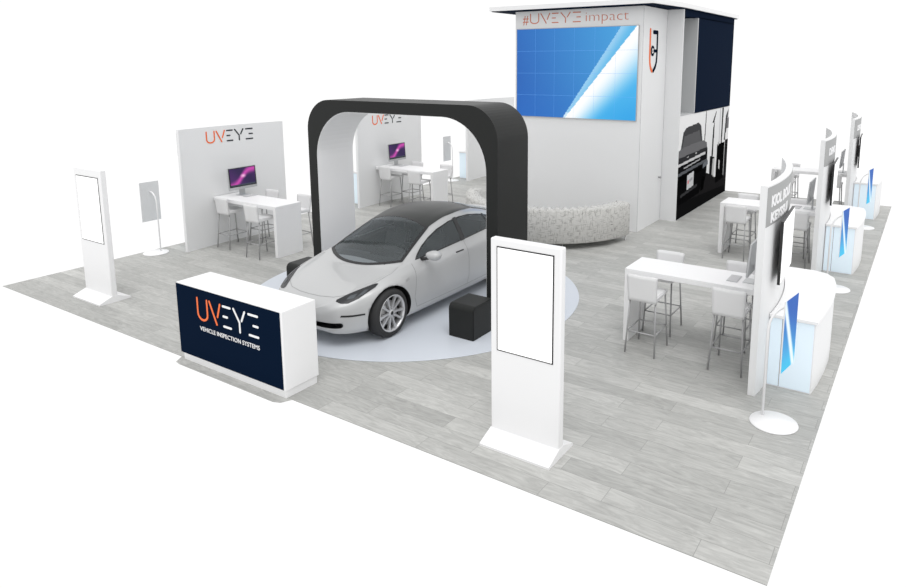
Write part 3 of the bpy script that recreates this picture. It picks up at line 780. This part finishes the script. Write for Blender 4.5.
k5x=[(0,.24),(.06,.46),(.22,.59),(.4,.68),(.7,.755),(1.0,.79),(1.5,.815),(2.3,.825),(3.2,.81),(3.8,.775),(4.2,.735),(4.45,.70),(4.55,.64),(4.66,.48),(4.69,.36)]
k5z=[(0,.48),(.06,.56),(.22,.64),(.5,.735),(.75,.80),(1.0,.845),(1.3,.885),(1.8,.915),(2.5,.95),(3.2,.985),(3.8,1.02),(4.2,1.035),(4.45,1.03),(4.55,1.0),(4.64,.88),(4.69,.7)]
k4z=[(0,.45),(.06,.52),(.22,.58),(.5,.66),(.8,.715),(1.2,.745),(2.0,.77),(3.0,.80),(3.8,.835),(4.3,.84),(4.6,.78),(4.69,.62)]
def section(s):
    w=crom(halfw,s); zb=crom(zbot,s); z4=crom(k4z,s)
    ground=min(1,s/.5)
    K=[(0,zb),(.80*w,zb),(.945*w,zb+.045),(.985*w,zb+.5*(.46-zb)),(w,.46 if s>.1 else .42),(w*.975,z4),(crom(k5x,s),crom(k5z,s)),
       ((crom(k5x,s)+crom(k6x,s))/2+(.022 if s>1.25 else .0)*min(1,(s-1.25)/.5 if s>1.25 else 0),(crom(k5z,s)+crom(k6z,s))/2+(.0 if s>1.3 else .012)),
       (crom(k6x,s),crom(k6z,s)),(crom(k6x,s)*.62,0),(crom(k6x,s)*.3,0),(0,crom(topc,s))]
    zt=crom(topc,s); z6=crom(k6z,s)
    K[9]=(K[9][0],z6+(zt-z6)*.64); K[10]=(K[10][0],z6+(zt-z6)*.91)
    return K
def smooth_section(K,n=6):
    """Catmull-Rom (centripetal-ish) through the key points, mirrored at the ends"""
    P=[(-K[1][0],K[1][1])]+K+[(-K[-2][0],K[-2][1])]
    out=[]
    for k in range(1,len(P)-2):
        p0,p1,p2,p3=P[k-1:k+3]
        for j in range(n):
            u=j/n
            def h(a,b,c,d):
                return .5*((2*b)+(-a+c)*u+(2*a-5*b+4*c-d)*u*u+(-a+3*b-3*c+d)*u**3)
            out.append((max(0,h(p0[0],p1[0],p2[0],p3[0])),h(p0[1],p1[1],p2[1],p3[1])))
    out.append(K[-1]); out[0]=K[0]
    return out
def car_shell():
    st=[0,.01,.025,.045,.07,.1,.14]+[.14+.045*k for k in range(1,100) if .14+.045*k<4.52]+[4.53,4.56,4.585,4.61,4.635,4.655,4.672,4.684,4.69]
    bm=bmesh.new(); rings=[]
    for s in st:
        h=smooth_section(section(s))
        vv=[bm.verts.new((x,s,z)) for x,z in h]            # right side bottom centre -> top centre
        ll=[bm.verts.new((-x,s,z)) for x,z in h[1:-1]][::-1]   # left side down
        rings.append(vv+ll)
    n=len(rings[0])
    for a,b in zip(rings,rings[1:]):
        for j in range(n):
            f=bm.faces.new((a[j],a[(j+1)%n],b[(j+1)%n],b[j])); f.smooth=True
    bm.faces.new(rings[0][::-1]); bm.faces.new(rings[-1])
    bmesh.ops.recalc_face_normals(bm,faces=bm.faces)
    return bm
CARX,CARY,CARZ=6.10,1.13,.012
WY=(.79,.79+2.875); WR=.334
car=empty('car',(CARX,CARY,CARZ),'silver-white electric saloon car with black roof parked on the disc under the arch','car')
bm=car_shell(); me=bpy.data.meshes.new('body'); bm.to_mesh(me); bm.free(); me.materials.append(PAINT); me.materials.append(TRIMB)
body=bpy.data.objects.new('body',me); COL.objects.link(body)
BV=BVHTree.FromPolygons([v.co.copy() for v in me.vertices],[tuple(p.vertices) for p in me.polygons])
# wheel wells
cut=MB()
for y in WY:
    for sx in (-1,1): cut.lathe([(0,sx*.60),(.375,sx*.60),(.375,sx*1.2),(0,sx*1.2)],(0,y,.345),TRIMB,64,axis='x',smooth=False)
# the air intake of the front bumper
cut.prism(rbox_outline(-.62,.62,.28,.355,.036,6),-.3,.16,TRIMB,'y')
bmesh.ops.recalc_face_normals(cut.bm,faces=cut.bm.faces)
cu=cut.build('cutter'); cu.data.materials.clear(); cu.data.materials.append(PAINT); cu.data.materials.append(TRIMB)
for p in cu.data.polygons: p.material_index=1
md=body.modifiers.new('b','BOOLEAN'); md.object=cu; md.operation='DIFFERENCE'; md.solver='EXACT'
bpy.context.view_layer.update()
me2=bpy.data.meshes.new_from_object(body.evaluated_get(bpy.context.evaluated_depsgraph_get()))
body.modifiers.clear(); body.data=me2; bpy.data.objects.remove(cu)
# outlines (side view y,z; front glass in plan view x,y)
SIDEWIN=[(1.42,.925),(1.52,.99),(1.66,1.07),(1.86,1.155),(2.1,1.235),(2.4,1.297),(2.7,1.318),(2.95,1.305),(3.2,1.265),(3.45,1.20),(3.66,1.125),(3.76,1.07),(3.70,1.04),(3.3,1.015),(2.7,.985),(2.1,.955)]
def ws_edge(n=16):
    lo=[];
    xb=.70
    bot=[(x,.95+.29*(abs(x)/xb)**2.2) for x in [xb*(-1+2*k/n) for k in range(n+1)]]
    top=[(x,2.06-.05*(x/.56)**2) for x in [.565*(1-2*k/n) for k in range(n+1)]]
    return bot+top
WS=ws_edge()
RW=[(-.52,3.22),(0,3.30),(.52,3.22),(.53,3.6),(.55,4.02),(.3,4.12),(0,4.15),(-.3,4.12),(-.55,4.02),(-.53,3.6)]
ROOF=[(-.558,1.99),(0,2.045),(.558,1.99),(.556,2.6),(.535,3.0),(.512,3.19),(0,3.26),(-.512,3.19),(-.535,3.0),(-.556,2.6)]
def shrink(poly,d):
    n=len(poly); A=sum(poly[i][0]*poly[(i+1)%n][1]-poly[(i+1)%n][0]*poly[i][1] for i in range(n)); sg=1 if A>0 else -1; out=[]
    for i in range(n):
        p=Vector(poly[i]);a=(p-Vector(poly[i-1])).normalized();b=(Vector(poly[(i+1)%n])-p).normalized()
        na=Vector((-a.y,a.x))*sg; nb=Vector((-b.y,b.x))*sg; m=(na+nb)
        if m.length<1e-6: m=na
        m.normalize(); k=d/max(.35,m.dot(na)); out.append(tuple(p+m*k))
    return out
def densify(poly,step=.04):
    out=[];n=len(poly)
    for i in range(n):
        a=Vector(poly[i]);b=Vector(poly[(i+1)%n]);m=max(1,int((b-a).length/step))
        out+= [tuple(a+(b-a)*k/m) for k in range(m)]
    return out
def project(p2,view,side=1):
    """onto the body: view 'side' p2=(y,z), 'top' p2=(x,y), 'front' p2=(x,z)"""
    if view=='side': o,d=Vector((side*2,p2[0],p2[1])),Vector((-side,0,0))
    elif view=='top': o,d=Vector((p2[0],p2[1],3)),Vector((0,0,-1))
    else: o,d=Vector((p2[0],-2,p2[1])),Vector((0,1,0))
    h=BV.ray_cast(o,d)
    return h[0],h[1]
def patch(name,poly,view,side,m,off=.004,thick=0.,parent=car,step=.05,hole=None,label=None):
    poly=densify(poly,step); bm=bmesh.new()
    vs=[bm.verts.new((a,b,0)) for a,b in poly]
    if hole:
        hp=densify(hole,step); hv=[bm.verts.new((a,b,0)) for a,b in hp]
        es=[bm.edges.new((vs[i],vs[(i+1)%len(vs)])) for i in range(len(vs))]+[bm.edges.new((hv[i],hv[(i+1)%len(hv)])) for i in range(len(hv))]
        bmesh.ops.triangle_fill(bm,use_beauty=True,use_dissolve=False,edges=es)
    else: bm.faces.new(vs)
    xs=[p[0] for p in poly];ys=[p[1] for p in poly]
    for ax,(lo,hi) in enumerate(((min(xs),max(xs)),(min(ys),max(ys)))):
        k=math.ceil(lo/step)*step
        while k<hi:
            no=(1,0,0) if ax==0 else (0,1,0); c=(k,0,0) if ax==0 else (0,k,0)
            bmesh.ops.bisect_plane(bm,geom=bm.verts[:]+bm.edges[:]+bm.faces[:],plane_co=c,plane_no=no,dist=1e-5); k+=step
    bad=[]
    for v in bm.verts:
        p,nn=project((v.co.x,v.co.y),view,side)
        if p is None: bad.append(v); continue
        v.co=p+nn*off
    bmesh.ops.delete(bm,geom=bad,context='VERTS')
    for f in bm.faces: f.smooth=True
    bmesh.ops.recalc_face_normals(bm,faces=bm.faces)
    # make the normals point away from the body
    if bm.faces:
        bm.faces.ensure_lookup_table(); f=max(bm.faces,key=lambda q:q.calc_area()); h=BV.find_nearest(f.calc_center_median())
        if f.normal.dot(h[1])<0: bmesh.ops.reverse_faces(bm,faces=bm.faces)
    me=bpy.data.meshes.new(name); bm.to_mesh(me); bm.free(); me.materials.append(m)
    o=bpy.data.objects.new(name,me); COL.objects.link(o); o.parent=parent
    if label: o['label']=label
    return o
def seam(name,pts,view,side,w=.007,m=GAP,off=.0015,parent=car,step=.03):
    P=[];
    for a,b in zip(pts,pts[1:]):
        a,b=Vector(a),Vector(b);k=max(1,int((b-a).length/step)); P+=[a+(b-a)*j/k for j in range(k)]
    P.append(Vector(pts[-1])); mb=MB(); prev=None
    for k,p in enumerate(P):
        d=(P[min(k+1,len(P)-1)]-P[max(k-1,0)]).normalized(); nn=Vector((-d.y,d.x))*w/2; r_=[]
        for q in (p+nn,p-nn):
            h,hn=project((q.x,q.y),view,side)
            if h is None: r_=None;break
            r_.append(mb.bm.verts.new(h+hn*off))
        if r_ and prev:
            f=mb.bm.faces.new((prev[0],prev[1],r_[1],r_[0])); f.smooth=True
        prev=r_
    bmesh.ops.recalc_face_normals(mb.bm,faces=mb.bm.faces)
    return mb.build(name,m,parent)
# open the body behind the glass, and give it a dark lining
SW_IN=shrink(SIDEWIN,.012); WS_IN=shrink(WS,.02); RW_IN=shrink(RW,.02)
bm=bmesh.new(); bm.from_mesh(body.data); bm.faces.ensure_lookup_table()
kill=[]
for f in bm.faces:
    c=f.calc_center_median(); n=f.normal
    if c.z>.88 and 1.1<c.y<4.3:
        if abs(n.x)>.35 and inpoly(SW_IN,c.y,c.z) and abs(c.x)>.5: kill.append(f)
        elif n.z>.2 and (inpoly(WS_IN,c.x,c.y) or inpoly(RW_IN,c.x,c.y)): kill.append(f)
bmesh.ops.delete(bm,geom=kill,context='FACES')
bm.to_mesh(body.data)
# lining: same shell offset inwards, only the cabin part
bm.faces.ensure_lookup_table()
rem=[f for f in bm.faces if not (f.calc_center_median().z>.55 and 1.15<f.calc_center_median().y<4.3) or f.material_index==1]
bmesh.ops.delete(bm,geom=rem,context='FACES')
bm.normal_update()
nv={v:v.normal.copy() for v in bm.verts}
for v in bm.verts: v.co=v.co-nv[v]*.022
bmesh.ops.reverse_faces(bm,faces=bm.faces)
ml=bpy.data.meshes.new('cabin_lining'); bm.to_mesh(ml); bm.free(); ml.materials.clear(); ml.materials.append(CABIN)
for p in ml.polygons: p.material_index=0; p.use_smooth=True
lo=bpy.data.objects.new('cabin_lining',ml); COL.objects.link(lo); lo.parent=car
body.parent=car
for p in body.data.polygons: p.use_smooth = p.material_index==0
# glass and its black borders
g1=patch('windscreen',WS,'top',1,GLASS,.004); patch('screen_border',WS,'top',1,TRIMB,.006,hole=shrink(WS,.045),parent=g1)
g2=patch('rear_window',RW,'top',1,GLASS,.004); patch('screen_border',RW,'top',1,TRIMB,.006,hole=shrink(RW,.04),parent=g2)
for sd in (1,-1):
    g3=patch('side_window',SIDEWIN,'side',sd,GLASS,.003,step=.04); patch('window_trim',SIDEWIN,'side',sd,TRIMB,.005,hole=shrink(SIDEWIN,.016),parent=g3,step=.04)
    patch('pillar',[(2.50,.97),(2.60,.975),(2.62,1.325),(2.53,1.32)],'side',sd,TRIMB,.006,parent=g3,step=.04)
    patch('pillar',[(3.33,1.01),(3.38,1.01),(3.36,1.24),(3.31,1.25)],'side',sd,TRIMB,.006,parent=g3,step=.04)
patch('roof_glass',ROOF,'top',1,ROOFG,.004)
# lamps
HL=[(.775,.745),(.765,.775),(.74,.78),(.70,.765),(.62,.725),(.55,.685),(.49,.64),(.50,.625),(.57,.605),(.65,.605),(.72,.65)]
for sd in (1,-1):
    pl=[(sd*a,b) for a,b in HL]
    h=patch('headlight',pl,'front',1,LAMP,.004,step=.03)
    patch('lens',[(sd*a,b) for a,b in ((.735,.69),(.735,.73),(.70,.73),(.69,.67))],'front',1,LENS,.007,parent=h,step=.03)
    patch('lens',[(sd*a,b) for a,b in ((.67,.655),(.665,.70),(.61,.68),(.60,.645))],'front',1,LENS,.007,parent=h,step=.03)
    f_=[(sd*a,b) for a,b in ((.60,.435),(.70,.425),(.785,.42),(.785,.442),(.70,.45),(.61,.458))]
    patch('fog_lamp_slot',f_,'front',1,TRIMB,.004,step=.03)
    patch('tail_light',[(sd*a,b) for a,b in ((4.35,.93),(4.55,.92),(4.6,.86),(4.45,.80),(4.2,.88))] if False else [(4.30,.93),(4.52,.94),(4.60,.86),(4.42,.82)],'side',sd,MATS.get('tail_red') or mat('tail_red',(110,12,14),.2),.004,step=.04)
    # seams
    seam('panel_gap',[(1.32,.90),(1.31,.80),(1.28,.60),(1.24,.42),(1.30,.27)],'side',sd)
    seam('panel_gap',[(2.56,.97),(2.57,.7),(2.55,.4),(2.52,.27)],'side',sd)
    seam('panel_gap',[(3.55,1.02),(3.56,.86),(3.42,.72),(3.30,.50),(3.22,.27)],'side',sd)
    seam('panel_gap',[(1.30,.275),(2.2,.268),(3.22,.275)],'side',sd,.006)
    seam('bonnet_gap',[(sd*.72,1.12),(sd*.755,.95),(sd*.74,.75),(sd*.69,.50),(sd*.585,.32)],'top',1,.006)
    patch('badge',[(1.08,.70),(1.16,.72),(1.15,.755),(1.09,.735)],'side',sd,STEEL,.004,step=.03)
    # door handles
    for yy,zz in ((2.28,.845),(3.22,.875)):
        p,nn=project((yy+.09,zz),'side',sd); mb=MB(); mb.box(p.x-.006,p.x+.010*sd,yy,yy+.19,zz-.010,zz+.010,TRIMB,.003); mb.build('door_handle',None,car)
    # mirror: the photo shows only the near one
    if sd<0: continue
    mb=MB(); 
    prof=[];
    c=Vector((sd*.985,1.60,.985))
    R3=(.125,.095,.072); nu,nv_=16,10; vs=[];fs=[]
    for j in range(nv_+1):
        ph=PI*j/nv_-PI/2
        for i in range(nu):
            th=2*PI*i/nu
            sx=math.copysign(abs(math.cos(ph)*math.cos(th))**.75,math.cos(th)); sy=math.copysign(abs(math.cos(ph)*math.sin(th))**.75,math.sin(th)); sz=math.copysign(abs(math.sin(ph))**.8,ph)
            yy=sy*R3[1]; 
            if yy>0.03: yy=.03+(yy-.03)*.25
            vs.append(c+Vector((sx*R3[0]*(1-.12*(sz<0)),yy,sz*R3[2]*(1-.25*max(0,-sx*sd)))))
    for j in range(nv_):
        for i in range(nu): fs.append((j*nu+i,j*nu+(i+1)%nu,(j+1)*nu+(i+1)%nu,(j+1)*nu+i))
    mb.faces(vs,fs,PAINT,True); bmesh.ops.remove_doubles(mb.bm,verts=mb.bm.verts,dist=1e-4); bmesh.ops.recalc_face_normals(mb.bm,faces=mb.bm.faces)
    mi_=mb.build('wing_mirror',None,car)
    mb=MB(); mb.tube([(sd*.80,1.54,.915),(sd*.86,1.56,.925),(sd*.92,1.58,.94)],[.03,.024,.022],TRIMB,10); mb.build('mirror_arm',None,mi_)
seam('bonnet_gap',[(-.585,.32),(-.40,.20),(-.2,.155),(0,.145),(.2,.155),(.40,.20),(.585,.32)],'top',1,.006)
patch('badge',[(-.022,.555),(.022,.555),(.0,.515)],'front',1,STEEL,.005,step=.03)
# wheels
def wheel(x,y,sd):
    mb=MB(); c=(x,y,WR-.0)
    prof=[(.235,-.10),(.262,-.115),(.31,-.11),(.328,-.085),(.334,-.04),(.334,.04),(.328,.085),(.31,.11),(.262,.115),(.235,.10),(.235,-.10)]
    mb.lathe(prof,c,TYRE,64,axis='x'); t=mb.build('wheel',None,car)
    mb=MB(); o_=sd*.112
    mb.lathe([(.240,sd*.085),(.256,o_),(.248,o_+sd*.006),(.236,o_-sd*.004),(.228,sd*.07),(.225,-sd*.10),(.235,-sd*.10)],c,RIMM,64,axis='x')
    mb.lathe([(0,o_-sd*.012),(.032,o_-sd*.014),(.05,o_-sd*.03),(.055,sd*.04),(0,sd*.04)],c,RIMM,32,axis='x')
    for k in range(10):
        a=2*PI*k/10+(.10 if k%2 else -.10)*0; tw=.05*(1 if k%2 else -1)
        pr=[(.04,.016),(.12,.013),(.20,.017),(.238,.026)]
        vs=[];fs=[]
        for r0,wd in pr:
            aa=a+tw*(r0-.04)/.2; d=Vector((0,math.cos(aa),math.sin(aa)));e=Vector((0,-math.sin(aa),math.cos(aa)))
            xo=o_-sd*(.022-.016*(r0/.238)**2)
            for hx in (0,-.03*sd):
                for wv in (-wd,wd): vs.append(Vector(c)+d*r0+e*wv+Vector((xo+hx,0,0)))
        for j in range(3):
            b=j*4
            fs+=[(b,b+1,b+5,b+4),(b+2,b+6,b+7,b+3),(b,b+4,b+6,b+2),(b+1,b+3,b+7,b+5)]
        fs+=[(0,2,3,1),(12,13,15,14)]
        mb.faces(vs,fs,RIMM)
    bmesh.ops.recalc_face_normals(mb.bm,faces=mb.bm.faces)
    rm=mb.build('rim',None,t)
    mb=MB(); mb.lathe([(0,sd*.03),(.215,sd*.03),(.215,sd*.02),(0,sd*.02)],c,TRIMB,48,axis='x'); mb.lathe([(.07,sd*.045),(.165,sd*.045),(.165,sd*.032),(.07,sd*.032)],c,STEEL,48,axis='x'); mb.build('brake_disc',None,t)
    mb=MB(); mb.lathe([(0,o_-sd*.008),(.026,o_-sd*.010),(.026,o_-sd*.02),(0,o_-sd*.02)],c,TRIMB,24,axis='x'); mb.build('hub_cap',None,t)
for y in WY:
    for sd in (1,-1): wheel(sd*.785,y,sd)
# cabin
def cpart(mb,name,parent=car): return mb.build(name,None,parent)
mb=MB(); mb.box(-.78,.78,1.45,4.0,.30,.36,CABIN); mb.prism([(.98,.60),(1.6,.62),(1.62,.83),(1.45,.86),(1.02,.83)],-.72,.72,CABIN,'x'); cpart(mb,'dashboard')
mb=MB(); mb.box(-.16,.16,1.50,1.51,.84,.99,TRIMB,.006); cpart(mb,'centre_screen')
def seat(x,y):
    mb=MB(); mb.prism([(y-.30,.46),(y+.26,.42),(y+.30,.56),(y-.28,.62)],x-.25,x+.25,SEATM,'x')
    mb.prism([(y+.16,.52),(y+.30,.52),(y+.46,1.04),(y+.37,1.06)],x-.23,x+.23,SEATM,'x')
    mb.prism([(y+.37,1.06),(y+.45,1.05),(y+.49,1.22),(y+.42,1.24)],x-.13,x+.13,SEATM,'x')
    bmesh.ops.bevel(mb.bm,geom=mb.bm.edges[:],offset=.025,segments=2,affect='EDGES'); cpart(mb,'car_seat')
seat(.37,2.02); seat(-.37,2.02)
mb=MB(); mb.prism([(2.75,.45),(3.25,.42),(3.25,.58),(2.75,.62)],-.62,.62,SEATM,'x'); mb.prism([(3.16,.5),(3.30,.5),(3.50,1.06),(3.40,1.08)],-.62,.62,SEATM,'x'); bmesh.ops.bevel(mb.bm,geom=mb.bm.edges[:],offset=.025,segments=2,affect='EDGES'); cpart(mb,'rear_bench')
mb=MB(); 
ctr=Vector((.37,1.68,.88)); tl=math.radians(25)
pts=[ctr+Vector((.185*math.cos(2*PI*k/32),-math.sin(tl)*-.185*math.sin(2*PI*k/32),math.cos(tl)*.185*math.sin(2*PI*k/32))) for k in range(33)]
mb.tube(pts,.014,SEATM,8); mb.tube([ctr-Vector((.18,0,0)),ctr+Vector((.18,0,0))],.02,SEATM,8); mb.tube([ctr,ctr+Vector((0,-.22,-.10))],.03,SEATM,8); cpart(mb,'steering_wheel')
mb=MB(); mb.box(-.11,.11,1.80,1.82,1.17,1.235,TRIMB,.01); cpart(mb,'rear_view_mirror')
# the photographed car sits low: lower everything above the wheel centres a little
def lower(o):
    for ch in [x for x in bpy.data.objects if x.parent==o]:
        if ch.name.split('.')[0]=='wheel': continue
        if ch.type=='MESH':
            for v in ch.data.vertices:
                if v.co.z>.5: v.co.z=.5+(v.co.z-.5)*.945
            ch.data.update()
        lower(ch)
lower(car)
#CAR-END

# ------------------------------------------------------------------ light, world, camera
w=bpy.data.worlds.new('world'); SC.world=w; w.use_nodes=True
bg=w.node_tree.nodes['Background']; bg.inputs[0].default_value=(1,1,1,1); bg.inputs[1].default_value=1.04
sl=bpy.data.lights.new('sun','SUN'); sl.energy=1.1; sl.angle=math.radians(40); so=bpy.data.objects.new('sun',sl); COL.objects.link(so)
so.rotation_euler=(math.radians(14),math.radians(16),0)
cd=bpy.data.cameras.new('camera'); co=bpy.data.objects.new('camera',cd); COL.objects.link(co); SC.camera=co
F,PX,PY=676.617,489.139,178.181; yaw,pitch,roll=-.580907686,.168920973,-.00383722633
cy,sy=math.cos(yaw),math.sin(yaw)
f=Vector((sy*math.cos(pitch),cy*math.cos(pitch),-math.sin(pitch))); rt=Vector((cy,-sy,0)); up=rt.cross(f)
c_,s_=math.cos(roll),math.sin(roll)
R_=rt*c_+up*s_; U_=up*c_-rt*s_
co.matrix_world=Matrix(((R_.x,U_.x,-f.x,12.87398482),(R_.y,U_.y,-f.y,-4.64504446),(R_.z,U_.z,-f.z,3.68),(0,0,0,1)))
cd.sensor_fit='HORIZONTAL'; cd.sensor_width=36; cd.lens=F*36/907
cd.shift_x=-(PX-453.5)/907; cd.shift_y=(PY-294)/907
cd.clip_end=200
vs_=SC.view_settings; vs_.view_transform='Standard'; vs_.look='None'; vs_.exposure=0; vs_.gamma=1; vs_.use_curve_mapping=False
SC.cycles.max_bounces=8
